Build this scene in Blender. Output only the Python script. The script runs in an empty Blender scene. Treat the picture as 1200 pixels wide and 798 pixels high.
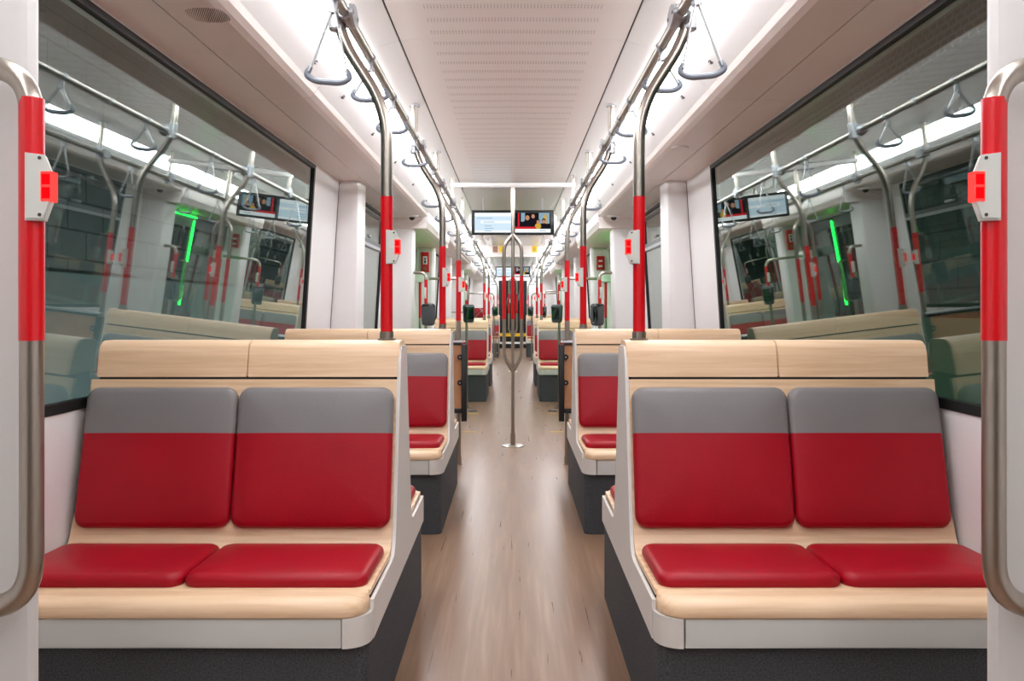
import bpy, bmesh, math, random
from mathutils import Vector, Matrix
random.seed(7)
C = bpy.context.scene.collection
H = 1.06                                   # eye height; "up" values below are above the eye
PI = math.pi

# ------------------------------------------------------------------ materials
def nodes(name):
    m = bpy.data.materials.new(name); m.use_nodes = True
    nt = m.node_tree; nt.nodes.clear()
    out = nt.nodes.new('ShaderNodeOutputMaterial')
    return m, nt, out

def rgb(c):                                 # sRGB 0-255 to linear
    def f(v):
        v /= 255.0
        return v/12.92 if v <= .04045 else ((v+.055)/1.055)**2.4
    return (f(c[0]), f(c[1]), f(c[2]), 1)

def pbr(name, col, rough=.5, metal=0, spec=.5, noise=None, bump=None, coat=0, aniso=None):
    """noise = (scale xyz, amount, detail); bump = (scale, strength)"""
    m, nt, out = nodes(name)
    b = nt.nodes.new('ShaderNodeBsdfPrincipled')
    b.inputs['Base Color'].default_value = rgb(col)
    b.inputs['Roughness'].default_value = rough
    b.inputs['Metallic'].default_value = metal
    b.inputs['Specular IOR Level'].default_value = spec
    b.inputs['Coat Weight'].default_value = coat
    nt.links.new(b.outputs[0], out.inputs[0])
    tc = nt.nodes.new('ShaderNodeTexCoord')
    if noise:
        mp = nt.nodes.new('ShaderNodeMapping'); mp.inputs['Scale'].default_value = noise[0]
        nt.links.new(tc.outputs['Object'], mp.inputs[0])
        n = nt.nodes.new('ShaderNodeTexNoise'); n.inputs['Scale'].default_value = 1
        n.inputs['Detail'].default_value = noise[2]; n.inputs['Roughness'].default_value = .6
        nt.links.new(mp.outputs[0], n.inputs['Vector'])
        r = nt.nodes.new('ShaderNodeMapRange')
        r.inputs['From Min'].default_value = .3; r.inputs['From Max'].default_value = .7
        r.inputs['To Min'].default_value = 1-noise[1]; r.inputs['To Max'].default_value = 1+noise[1]
        nt.links.new(n.outputs[0], r.inputs[0])
        mx = nt.nodes.new('ShaderNodeVectorMath'); mx.operation = 'SCALE'
        mx.inputs[0].default_value = rgb(col)[:3]
        nt.links.new(r.outputs[0], mx.inputs['Scale'])
        nt.links.new(mx.outputs[0], b.inputs['Base Color'])
    if bump:
        n2 = nt.nodes.new('ShaderNodeTexNoise'); n2.inputs['Scale'].default_value = bump[0]
        n2.inputs['Detail'].default_value = 3
        nt.links.new(tc.outputs['Object'], n2.inputs['Vector'])
        bp = nt.nodes.new('ShaderNodeBump'); bp.inputs['Strength'].default_value = bump[1]
        bp.inputs['Distance'].default_value = .002
        nt.links.new(n2.outputs[0], bp.inputs['Height']); nt.links.new(bp.outputs[0], b.inputs['Normal'])
    return m

def emit(name, col, s):
    m, nt, out = nodes(name)
    e = nt.nodes.new('ShaderNodeEmission'); e.inputs[0].default_value = rgb(col); e.inputs[1].default_value = s
    nt.links.new(e.outputs[0], out.inputs[0]); return m

def math_node(nt, op, a, b=None, c=None):
    n = nt.nodes.new('ShaderNodeMath'); n.operation = op
    for i, v in enumerate((a, b, c)):
        if v is None: continue
        if isinstance(v, (int, float)): n.inputs[i].default_value = v
        else: nt.links.new(v, n.inputs[i])
    return n.outputs[0]

def glass(name, tint, f0, power):
    m, nt, out = nodes(name)
    g = nt.nodes.new('ShaderNodeNewGeometry')
    dp = nt.nodes.new('ShaderNodeVectorMath'); dp.operation = 'DOT_PRODUCT'
    nt.links.new(g.outputs['Normal'], dp.inputs[0]); nt.links.new(g.outputs['Incoming'], dp.inputs[1])
    a = math_node(nt, 'ABSOLUTE', dp.outputs['Value'])
    k = math_node(nt, 'POWER', math_node(nt, 'SUBTRACT', 1.0, a), power)
    fac = math_node(nt, 'MULTIPLY_ADD', k, 1-f0, f0)
    t = nt.nodes.new('ShaderNodeBsdfTransparent'); t.inputs[0].default_value = tint
    gl = nt.nodes.new('ShaderNodeBsdfGlossy'); gl.inputs['Roughness'].default_value = 0.0
    gl.inputs[0].default_value = (.95, 1, .97, 1)
    mx = nt.nodes.new('ShaderNodeMixShader')
    nt.links.new(fac, mx.inputs[0]); nt.links.new(t.outputs[0], mx.inputs[1]); nt.links.new(gl.outputs[0], mx.inputs[2])
    nt.links.new(mx.outputs[0], out.inputs[0]); return m

def wood(name, col, dark, axis_scale, wob=1.0):
    m, nt, out = nodes(name)
    b = nt.nodes.new('ShaderNodeBsdfPrincipled'); b.inputs['Roughness'].default_value = .42
    tc = nt.nodes.new('ShaderNodeTexCoord'); mp = nt.nodes.new('ShaderNodeMapping')
    mp.inputs['Scale'].default_value = axis_scale
    nt.links.new(tc.outputs['Object'], mp.inputs[0])
    n = nt.nodes.new('ShaderNodeTexNoise'); n.inputs['Scale'].default_value = 1; n.inputs['Detail'].default_value = 6
    n.inputs['Distortion'].default_value = wob
    nt.links.new(mp.outputs[0], n.inputs['Vector'])
    r = nt.nodes.new('ShaderNodeValToRGB')
    r.color_ramp.elements[0].position = .3; r.color_ramp.elements[0].color = rgb(dark)
    r.color_ramp.elements[1].position = .62; r.color_ramp.elements[1].color = rgb(col)
    nt.links.new(n.outputs[0], r.inputs[0]); nt.links.new(r.outputs[0], b.inputs['Base Color'])
    nt.links.new(b.outputs[0], out.inputs[0]); return m

M = {}
M['wall']   = pbr('wall_white', (232, 230, 229), .38, noise=((3, 3, 3), .01, 2))
M['rear']   = pbr('rear_wall_grey', (96, 98, 92), .5)
M['screen'] = pbr('screen_white', (206, 203, 200), .4)
M['soffit'] = pbr('soffit_panel', (236, 227, 222), .35, noise=((2, 2, 2), .015, 2))
M['cove']   = pbr('cove_white', (246, 245, 244), .4)
M['shell']  = pbr('seat_side_grey', (214, 210, 205), .35)
M['band']   = pbr('seat_band_grey', (200, 200, 195), .35)
M['plinth'] = pbr('plinth_speckle', (62, 64, 68), .75, noise=((230, 230, 230), .6, 2), bump=(200, .2))
M['red']    = pbr('red_vinyl', (160, 0, 26), .42, spec=.32, bump=(260, .25), noise=((6, 6, 6), .06, 2))
M['grey']   = pbr('grey_vinyl', (122, 118, 118), .42, bump=(260, .25), noise=((6, 6, 6), .04, 2))
M['wood']   = wood('pale_beech', (234, 202, 167), (215, 178, 139), (3.0, 46, 60), .6)
M['woodtan']= wood('tan_board', (190, 142, 105), (168, 120, 84), (6, 30, 5))
M['steel']  = pbr('brushed_steel', (172, 164, 154), .3, 1.0, noise=((60, 60, 3), .05, 3))
M['redtube']= pbr('red_sleeve', (205, 0, 18), .28, coat=.3)
M['alu']    = pbr('cast_clamp', (176, 178, 182), .38, .7)
M['black']  = pbr('black_rubber', (16, 17, 19), .5)
M['dark']   = pbr('dark_plastic', (74, 78, 82), .4)
M['darkface']= pbr('dark_glass_face', (18, 26, 24), .12)
M['strap']  = pbr('strap_band', (196, 198, 200), .5)
M['handle'] = pbr('handle_grey', (112, 118, 128), .42)
M['box']    = pbr('stop_box_grey', (205, 207, 200), .38)
M['screw']  = pbr('screw_dark', (70, 66, 62), .4, .5)
M['gap']    = pbr('seam_gap', (70, 64, 60), .8)
M['hole']   = pbr('punched_hole', (140, 126, 120), .8)
M['redbox'] = pbr('alarm_red', (205, 24, 26), .4)
M['white']  = pbr('card_white', (238, 238, 235), .5)
M['yellow'] = pbr('yellow_mark', (232, 190, 40), .5)
M['brown']  = pbr('brown_card', (150, 112, 92), .5)
M['cab']    = pbr('cab_black', (22, 24, 26), .25)
M['lamp']   = emit('lamp_white', (250, 251, 255), 15.0)
M['led']    = emit('led_green', (20, 255, 70), 12.0)
M['btn']    = emit('button_red', (255, 62, 58), 1.6)
M['btnin']  = emit('button_red_core', (255, 12, 20), 1.0)
M['scr_b']  = emit('screen_pale_blue', (205, 226, 240), 1.0)
M['scr_l']  = emit('screen_line_blue', (160, 186, 210), .9)
M['scr_w']  = emit('screen_white', (240, 246, 250), 1.0)
M['scr_k']  = emit('screen_dark', (30, 26, 34), .8)
M['scr_r']  = emit('screen_red', (214, 40, 50), .9)
M['scr_s']  = emit('screen_skin', (208, 150, 116), .8)
M['scr_y']  = emit('screen_yellow', (222, 178, 70), .8)
M['scr_t']  = emit('screen_teal', (150, 180, 196), .8)
M['glass']  = glass('window_glass', (.70, .76, .75, 1), .07, 3.6)

def floor_mat():
    m, nt, out = nodes('floor_vinyl_plank')
    b = nt.nodes.new('ShaderNodeBsdfPrincipled'); b.inputs['Roughness'].default_value = .3
    tc = nt.nodes.new('ShaderNodeTexCoord')
    def noise(scale, det, dist=0):
        mp = nt.nodes.new('ShaderNodeMapping'); mp.inputs['Scale'].default_value = scale
        nt.links.new(tc.outputs['Object'], mp.inputs[0])
        n = nt.nodes.new('ShaderNodeTexNoise'); n.inputs['Scale'].default_value = 1
        n.inputs['Detail'].default_value = det; n.inputs['Distortion'].default_value = dist
        nt.links.new(mp.outputs[0], n.inputs['Vector']); return n.outputs[0]
    r = nt.nodes.new('ShaderNodeValToRGB')
    e = r.color_ramp.elements
    e[0].position = .22; e[0].color = rgb((112, 84, 65)); e[1].position = .74; e[1].color = rgb((162, 133, 108))
    k = e.new(.5); k.color = rgb((134, 104, 82))
    a = noise((60, 2.2, 1), 4, .2); c = noise((14, 1.0, 1), 3, .3)
    s = math_node(nt, 'ADD', math_node(nt, 'MULTIPLY', a, .62), math_node(nt, 'MULTIPLY', c, .38))
    nt.links.new(s, r.inputs[0]); nt.links.new(r.outputs[0], b.inputs['Base Color'])
    rr = math_node(nt, 'MULTIPLY_ADD', a, .18, .22); nt.links.new(rr, b.inputs['Roughness'])
    nt.links.new(b.outputs[0], out.inputs[0]); return m
M['floor'] = floor_mat()

def perf_mat(name, base, xmax=.34):
    """ceiling sheet with rows of small punched holes"""
    m, nt, out = nodes(name)
    b = nt.nodes.new('ShaderNodeBsdfPrincipled'); b.inputs['Roughness'].default_value = .3
    tc = nt.nodes.new('ShaderNodeTexCoord'); sp = nt.nodes.new('ShaderNodeSeparateXYZ')
    nt.links.new(tc.outputs['Object'], sp.inputs[0])
    X, Y = sp.outputs[0], sp.outputs[1]
    def cell(v, p): return math_node(nt, 'ABSOLUTE', math_node(nt, 'SUBTRACT', math_node(nt, 'FRACT', math_node(nt, 'DIVIDE', v, p)), .5))
    dx = cell(X, .0125); dy = cell(Y, .016)
    hole = math_node(nt, 'MULTIPLY', math_node(nt, 'LESS_THAN', dx, .2), math_node(nt, 'LESS_THAN', dy, .2))
    row = math_node(nt, 'LESS_THAN', math_node(nt, 'FRACT', math_node(nt, 'DIVIDE', math_node(nt, 'ADD', Y, .03), .145)), .331)
    ins = math_node(nt, 'LESS_THAN', math_node(nt, 'ABSOLUTE', X), xmax)
    f = math_node(nt, 'MULTIPLY', hole, math_node(nt, 'MULTIPLY', row, ins))
    mx = nt.nodes.new('ShaderNodeMix'); mx.data_type = 'RGBA'
    mx.inputs['A'].default_value = rgb(base); mx.inputs['B'].default_value = rgb((150, 138, 134))
    nt.links.new(f, mx.inputs['Factor']); nt.links.new(mx.outputs['Result'], b.inputs['Base Color'])
    nt.links.new(b.outputs[0], out.inputs[0]); return m
M['ceil'] = perf_mat('ceiling_perforated', (242, 234, 230))
M['ceil2'] = pbr('ceiling_plain_gloss', (196, 202, 196), .2)

def block_mat(name, c1, c2, mortar):
    m, nt, out = nodes(name)
    b = nt.nodes.new('ShaderNodeBsdfPrincipled'); b.inputs['Roughness'].default_value = .9
    tc = nt.nodes.new('ShaderNodeTexCoord'); sp = nt.nodes.new('ShaderNodeSeparateXYZ'); cb = nt.nodes.new('ShaderNodeCombineXYZ')
    nt.links.new(tc.outputs['Object'], sp.inputs[0])
    nt.links.new(sp.outputs[1], cb.inputs[0]); nt.links.new(sp.outputs[2], cb.inputs[1])
    br = nt.nodes.new('ShaderNodeTexBrick'); br.inputs['Scale'].default_value = 1
    br.inputs['Brick Width'].default_value = .5; br.inputs['Row Height'].default_value = .2
    br.inputs['Mortar Size'].default_value = .008
    br.inputs['Color1'].default_value = rgb(c1); br.inputs['Color2'].default_value = rgb(c2); br.inputs['Mortar'].default_value = rgb(mortar)
    nt.links.new(cb.outputs[0], br.inputs['Vector']); nt.links.new(br.outputs[0], b.inputs['Base Color'])
    nt.links.new(b.outputs[0], out.inputs[0]); return m
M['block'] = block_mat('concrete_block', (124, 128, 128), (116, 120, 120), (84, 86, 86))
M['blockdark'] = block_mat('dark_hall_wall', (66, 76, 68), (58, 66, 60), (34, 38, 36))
M['tray'] = block_mat('slotted_tray', (14, 15, 15), (16, 17, 17), (120, 124, 120))
for n_ in M['tray'].node_tree.nodes:
    if n_.type == 'TEX_BRICK':
        n_.inputs['Brick Width'].default_value = .09; n_.inputs['Row Height'].default_value = .045; n_.inputs['Mortar Size'].default_value = .009
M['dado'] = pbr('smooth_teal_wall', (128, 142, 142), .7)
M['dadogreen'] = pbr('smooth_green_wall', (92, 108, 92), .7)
M['ground'] = pbr('dark_ballast', (60, 62, 60), .9, noise=((20, 20, 20), .3, 3))

# ------------------------------------------------------------------ geometry helpers
def origin(o):
    return Vector(o['_o'])

def obj(name, bm, mat, parent=None, loc=None, angle=35):
    """link bm (built in world coordinates) as one mesh object"""
    o0 = origin(parent) if parent else Vector(loc if loc else (0, 0, 0))
    bmesh.ops.recalc_face_normals(bm, faces=bm.faces)
    bm.transform(Matrix.Translation(-o0))
    me = bpy.data.meshes.new(name); bm.to_mesh(me); bm.free()
    for mm in (mat if isinstance(mat, (list, tuple)) else [mat]): me.materials.append(mm)
    for p in me.polygons: p.use_smooth = True
    me.set_sharp_from_angle(angle=math.radians(angle))
    o = bpy.data.objects.new(name, me); C.objects.link(o)
    if parent: o.parent = parent
    else: o.location = o0
    o['_o'] = tuple(o0)
    return o

def thing(name, label, cat, loc, group=None):
    o = bpy.data.objects.new(name, None); C.objects.link(o); o.location = loc; o['_o'] = tuple(loc)
    o.empty_display_size = .05
    return tag(o, label, cat, group)

def tag(o, label, cat, group=None):
    o['label'] = label; o['category'] = cat
    if group: o['group'] = group
    return o

def struct(name, bm, mat, loc=None, parent=None, angle=35):
    o = obj(name, bm, mat, parent, loc, angle)
    if not parent: o['kind'] = 'structure'
    return o

def dup(root, delta, label=None, group=None):
    r = root.copy(); C.objects.link(r); r.location = root.location + Vector(delta); r.rotation_euler = (0, 0, 0)
    r['_o'] = tuple(r.location)
    if label: r['label'] = label
    if group: r['group'] = group
    for ch in list(root.children):
        c = ch.copy(); C.objects.link(c); c.parent = r
        for g in list(ch.children):
            d = g.copy(); C.objects.link(d); d.parent = c
    return r

def box(bm, x0, x1, y0, y1, z0, z1, bev=0, seg=2):
    x0, x1 = sorted((x0, x1)); y0, y1 = sorted((y0, y1)); z0, z1 = sorted((z0, z1))
    vs = [bm.verts.new((x, y, z)) for z in (z0, z1) for y in (y0, y1) for x in (x0, x1)]
    fs = [bm.faces.new([vs[i] for i in q]) for q in ((0,1,3,2),(4,5,7,6),(0,1,5,4),(2,3,7,6),(0,2,6,4),(1,3,7,5))]
    if bev:
        es = list({e for f in fs for e in f.edges})
        bmesh.ops.bevel(bm, geom=es, offset=bev, segments=seg, affect='EDGES', profile=.5)
    return bm

def prism(bm, pts, fn0, fn1):
    """two end outlines joined: fn maps a 2D point to 3D"""
    a = [bm.verts.new(fn0(p)) for p in pts]; b = [bm.verts.new(fn1(p)) for p in pts]
    n = len(pts)
    fs = [bm.faces.new(a), bm.faces.new(b)]
    for i in range(n): fs.append(bm.faces.new((a[i], a[(i+1) % n], b[(i+1) % n], b[i])))
    return fs

def fillet(pts, r, n=6):
    pts = [Vector(p) for p in pts]; out = [pts[0]]
    for i in range(1, len(pts)-1):
        p, a, b = pts[i], pts[i-1], pts[i+1]
        u = (a-p).normalized(); v = (b-p).normalized()
        d = min(r, (a-p).length*.49, (b-p).length*.49)
        for k in range(n+1):
            t = k/n
            out.append((p+u*d)*(1-t)**2 + p*2*t*(1-t) + (p+v*d)*t**2)
    out.append(pts[-1]); return out

def tube(bm, pts, r, seg=14):
    pts = [Vector(p) for p in pts]
    rings = []; prev = None
    for i, p in enumerate(pts):
        t = (pts[min(i+1, len(pts)-1)] - pts[max(i-1, 0)]).normalized()
        if prev is None:
            up = Vector((0, 0, 1)) if abs(t.z) < .9 else Vector((1, 0, 0))
            u = t.cross(up).normalized()
        else:
            u = (prev - t*prev.dot(t)).normalized()
        prev = u; v = t.cross(u)
        rr = r[i] if isinstance(r, (list, tuple)) else r
        rings.append([bm.verts.new(p + (u*math.cos(2*PI*k/seg) + v*math.sin(2*PI*k/seg))*rr) for k in range(seg)])
    for a, b in zip(rings, rings[1:]):
        for k in range(seg): bm.faces.new((a[k], a[(k+1) % seg], b[(k+1) % seg], b[k]))
    bm.faces.new(rings[0]); bm.faces.new(rings[-1]); return bm

def nb(): return bmesh.new()

def rrect(x0, x1, y0, y1, r, n=6):
    out = []
    for cx, cy, a0 in ((x1-r, y1-r, 0), (x0+r, y1-r, 90), (x0+r, y0+r, 180), (x1-r, y0+r, 270)):
        for k in range(n+1):
            a = math.radians(a0+90*k/n); out.append((cx+r*math.cos(a), cy+r*math.sin(a)))
    return out

def pillow(x0, x1, y0, y1, t, frame, r=.035, puff=.006):
    """upholstered pad; frame maps (u, v, height) to world"""
    bm = nb()
    cx, cy = (x0+x1)/2, (y0+y1)/2
    prof = [(0.003, 0), (0, .25), (0, .5), (.003, .74), (.009, .91), (.018, 1.0)]
    rings = []
    for ins, h in prof:
        rings.append([bm.verts.new(frame(u, v, h*t)) for u, v in rrect(x0+ins, x1-ins, y0+ins, y1-ins, max(r-ins*.6, .01), 6)])
    for s, h in ((.75, .55), (.45, .85), (.15, 1.0)):
        rings.append([bm.verts.new(frame(cx+(u-cx)*s, cy+(v-cy)*s, t+puff*h)) for u, v in rrect(x0+.018, x1-.018, y0+.018, y1-.018, r-.01, 6)])
    for a, b in zip(rings, rings[1:]):
        n = len(a)
        for k in range(n): bm.faces.new((a[k], a[(k+1) % n], b[(k+1) % n], b[k]))
    bm.faces.new(rings[0]); bm.faces.new(rings[-1])
    return bm

def cut(bm, co, no, keep_pos):
    b2 = bm.copy()
    bmesh.ops.bisect_plane(b2, geom=b2.verts[:]+b2.edges[:]+b2.faces[:], plane_co=co, plane_no=no,
                           clear_inner=keep_pos, clear_outer=not keep_pos)
    es = [e for e in b2.edges if e.is_boundary]
    if es: bmesh.ops.holes_fill(b2, edges=es)
    return b2

def WX(z):                                   # inner face of the wall: plumb below the sill, leaning in above it
    return 1.25 if z <= .77 else 1.25-(z-.77)*.061

SIDE = {-1: 'left', 1: 'right'}
def floor_z(y):
    P = [(-3, 0), (5.4, 0), (7.0, -.08), (9.0, -.11), (40, -.11)]
    for (a, za), (b, zb) in zip(P, P[1:]):
        if y <= b: return za+(zb-za)*(y-a)/(b-a)

# ------------------------------------------------------------------ the setting
YB, YE = -2.2, 25.4
bm = nb()
ys = [YB, 5.4, 7.0, 9.0, YE]
pts = [(y, floor_z(y)) for y in ys] + [(y, floor_z(y)-.06) for y in reversed(ys)]
prism(bm, pts, lambda p: (-1.3, p[0], p[1]), lambda p: (1.3, p[0], p[1]))
struct('floor', bm, M['floor'])

BIG = [(1.44, 5.1), (11.3, 13.9), (19.9, 23.6)]     # panoramic windows
SMALL = [(6.12, 7.82), (14.75, 16.2)]                # windows with a hopper flap
DOORS = [(8.5, 10.72), (16.9, 18.9)]
WT, WB = 1.917, .77                                  # window top and sill
win_n = 0; door_n = 0

def slab(bm, s, y0, y1, z0, z1, off=0, th=.05):
    """piece of leaning wall between two heights"""
    a, b = WX(z0)+off, WX(z1)+off
    vs = [bm.verts.new((s*x, y, z)) for x, z in ((a, z0), (b, z1), (b+th, z1), (a+th, z0)) for y in (y0, y1)]
    for q in ((0,2,4,6), (1,3,5,7), (0,1,3,2), (2,3,5,4), (4,5,7,6), (6,7,1,0)):
        bm.faces.new([vs[i] for i in q])

for s in (-1, 1):
    w = nb()
    ops = sorted(BIG+SMALL+DOORS)
    y = YB
    for (a, b) in ops:
        slab(w, s, y, a, WB, WT+.04)
        slab(w, s, y, a, -.17, WB)
        if (a, b) in DOORS: slab(w, s, a, b, 1.80, WT+.04)
        else: slab(w, s, a, b, -.17, WB)
        y = b
    slab(w, s, y, YE, -.17, WB); slab(w, s, y, YE, WB, WT+.04)
    for a, b in zip(ops, ops[1:]): pass
    # top strip above windows
    slab(w, s, YB, YE, WT+.04, 2.3)
    for (a, b) in BIG+SMALL: slab(w, s, a, b, WT, WT+.04)
    struct('wall_'+SIDE[s], w, M['wall'])

bm = nb(); box(bm, -1.35, 1.35, YB-.05, YB, -.1, 2.3); struct('wall_rear', bm, M['rear'])
bm = nb()
for s in (-1, 1): box(bm, s*.42, s*1.35, YE, YE+.05, -.2, 2.3)
box(bm, -.42, .42, YE, YE+.05, 1.9, 2.3)
struct('wall_front', bm, M['wall'])

def window(s, y0, y1, hopper=False):
    global win_n; win_n += 1
    fr = nb(); t = .030
    def bar(ya, yb, za, zb, off=-.004, th=.024): slab(fr, s, ya, yb, za, zb, off, th)
    bar(y0, y0+t, WB, WT); bar(y1-t, y1, WB, WT)
    bar(y0+t, y1-t, WT-.022, WT); bar(y0+t, y1-t, WB+.001, WB+t)
    f = struct('window_%d' % win_n, fr, M['black'], loc=(s*1.25, (y0+y1)/2, WB))
    g = nb(); slab(g, s, y0+t, y1-t, WB+t, WT-.022, .008, .006)
    obj('glass_pane', g, M['glass'], f)
    if hopper:
        h = nb()
        slab(h, s, y0+t, y1-t, 1.60, 1.635, -.012, .03); slab(h, s, y0+.07, y0+.095, 1.635, WT-t, -.004, .02)
        slab(h, s, y1-.095, y1-.07, 1.635, WT-t, -.004, .02); slab(h, s, y0+.095, y1-.095, WT-.07, WT-.05, -.004, .02)
        obj('hopper_frame', h, M['dark'], f)
        k = nb(); box(k, s*(WX(1.66)-.035), s*(WX(1.66)-.008), (y0+y1)/2-.06, (y0+y1)/2+.06, 1.645, 1.665, .004); obj('latch', k, M['alu'], f)
        c = nb(); slab(c, s, y0+t, y1-t, 1.575, 1.60, -.02, .03); obj('ledge', c, M['alu'], f)

def door(s, y0, y1):
    global door_n; door_n += 1
    ym = (y0+y1)/2; fr = nb(); fz = -.10
    for a, b in ((y0, ym-.004), (ym+.004, y1)):
        for ya, yb, za, zb in ((a, a+.07, fz, 1.80), (b-.07, b, fz, 1.80), (a+.07, b-.07, fz, .32), (a+.07, b-.07, 1.68, 1.80)):
            if zb > WB > za:
                slab(fr, s, ya, yb, za, WB, .02, .035); slab(fr, s, ya, yb, WB, zb, .02, .035)
            else: slab(fr, s, ya, yb, za, zb, .02, .035)
    d = struct('door_%d' % door_n, fr, M['dark'], loc=(s*1.25, ym, fz))
    g = nb()
    for a, b in ((y0, ym-.004), (ym+.004, y1)):
        slab(g, s, a+.07, b-.07, .32, WB, .035, .006); slab(g, s, a+.07, b-.07, WB, 1.68, .035, .006)
    obj('glass_pane', g, M['glass'], d)
    for yy in (y0-.035, ym-.009):
        l = nb(); slab(l, s, yy, yy+.018, .80, 1.76, -.01 if yy < y0 else .008, .012); e = obj('led_strip', l, M['led'], d)
        e['label'] = 'glowing green light strip'
    if s > 0:
        l = nb(); slab(l, s, y0+.05, y0+1.1, 1.785, 1.797, -.012, .012); e = obj('led_strip', l, M['led'], d)
        e['label'] = 'glowing green light strip over the door'
    h = nb(); tube(h, fillet([(s*(WX(.8)+.03), ym-.12, .85), (s*(WX(.8)-.03), ym-.12, .85), (s*(WX(1.3)-.03), ym-.12, 1.3), (s*(WX(1.3)+.03), ym-.12, 1.3)], .03), .012, 10)
    obj('door_handle', h, M['steel'], d)

for s in (-1, 1):
    for a, b in BIG: window(s, a, b)
    for a, b in SMALL: window(s, a, b, True)
    for a, b in DOORS: door(s, a, b)

# ceiling sections: soffit, cove, light strip, side ceiling, centre panel
trim_n = 0
def trim(bm, mat, **k):
    global trim_n; trim_n += 1
    return struct('trim_%d' % trim_n, bm, mat, **k)

def strip_profile(bm, s, pts, y0, y1, th=.012):
    """bent sheet: pts (X, up), thickened away from the room"""
    P = [Vector((a, b)) for a, b in pts]; off = []
    for i in range(len(P)):
        d = (P[min(i+1, len(P)-1)]-P[max(i-1, 0)]).normalized()
        off.append(P[i] + Vector((-d.y, d.x))*(-th) if d.x < 0 else P[i]+Vector((-d.y, d.x))*th)
    for i in range(len(P)-1):
        q = [P[i], P[i+1], off[i+1], off[i]]
        prism(bm, q, lambda p: (s*p[0], y0, H+p[1]), lambda p: (s*p[0], y1, H+p[1]))
    bmesh.ops.remove_doubles(bm, verts=bm.verts, dist=1e-5)

SOF = [(-2.2, 1.3), (1.304, 3.56), (3.564, 5.8), (5.804, 8.2), (10.9, 13.2), (13.204, 16.6), (19.1, 22.0), (22.004, 25.4)]
for s in (-1, 1):
    a = nb(); b = nb(); c = nb(); cv = nb()
    for y0, y1 in SOF:
        strip_profile(a, s, [(1.27, .866), (1.021, .873)], y0, y1)
        strip_profile(b, s, [(1.017, .873), (.87, .878), (.846, .884), (.828, .898), (.816, .918)], y0, y1)
        strip_profile(cv, s, [(.816, .918), (.735, 1.005)], y0, y1)
    for y0, y1 in ((8.2, 10.9), (16.6, 19.1)):     # lower soffit above each doorway
        strip_profile(b, s, [(1.27, .775), (.87, .775), (.84, .79), (.818, .84), (.810, .925)], y0, y1)
        strip_profile(cv, s, [(.810, .925), (.735, 1.005)], y0, y1)
        box(b, s*.83, s*1.25, y0-.012, y0+.01, H+.775, H+.885)
        box(b, s*.83, s*1.25, y1-.01, y1+.012, H+.775, H+.885)
    strip_profile(c, s, [(.598, 1.083), (.475, 1.118)], YB, 3.56)
    strip_profile(c, s, [(.598, 1.083), (.475, 1.118)], 3.564, 7.6)
    strip_profile(c, s, [(.598, 1.083), (.475, 1.118)], 7.604, YE)
    struct('ceiling_outer_soffit_'+SIDE[s], a, M['soffit']); struct('ceiling_inner_soffit_'+SIDE[s], b, M['soffit'])
    struct('ceiling_side_'+SIDE[s], c, M['cove']); struct('ceiling_cove_'+SIDE[s], cv, M['cove'])
    g = nb(); box(g, s*1.0, s*1.04, YB, YE, H+.885+.002, H+.895); box(g, s*.46, s*.485, YB, YE, H+1.128, H+1.136); trim(g, M['gap'])
    # lining above the light strips
    g = nb(); strip_profile(g, s, [(.78, 1.03), (.70, 1.12), (.56, 1.135)], YB, YE); trim(g, M['cove'])
bm = nb()
for y0, y1 in ((YB, 1.52), (1.523, 3.56), (3.563, 5.62), (5.623, 7.34), (7.343, 7.6)):
    pr = [(-.467, 1.116), (-.42, 1.127), (0, 1.130), (.42, 1.127), (.467, 1.116), (.467, 1.14), (-.467, 1.14)]
    prism(bm, pr, lambda p: (p[0], y0, H+p[1]), lambda p: (p[0], y1, H+p[1]))
struct('ceiling', bm, M['ceil'])
bm = nb()
for y0, y1 in ((7.62, 11.0), (11.003, 15.2), (15.3, 18.2), (18.203, YE)):
    prism(bm, pr, lambda p: (p[0], y0, H+p[1]), lambda p: (p[0], y1, H+p[1]))
struct('ceiling_beyond', bm, M['ceil2'])
bm = nb(); box(bm, -1.35, 1.35, YB, YE, 2.3, 2.34); struct('ceiling_roof', bm, M['gap'])

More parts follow.
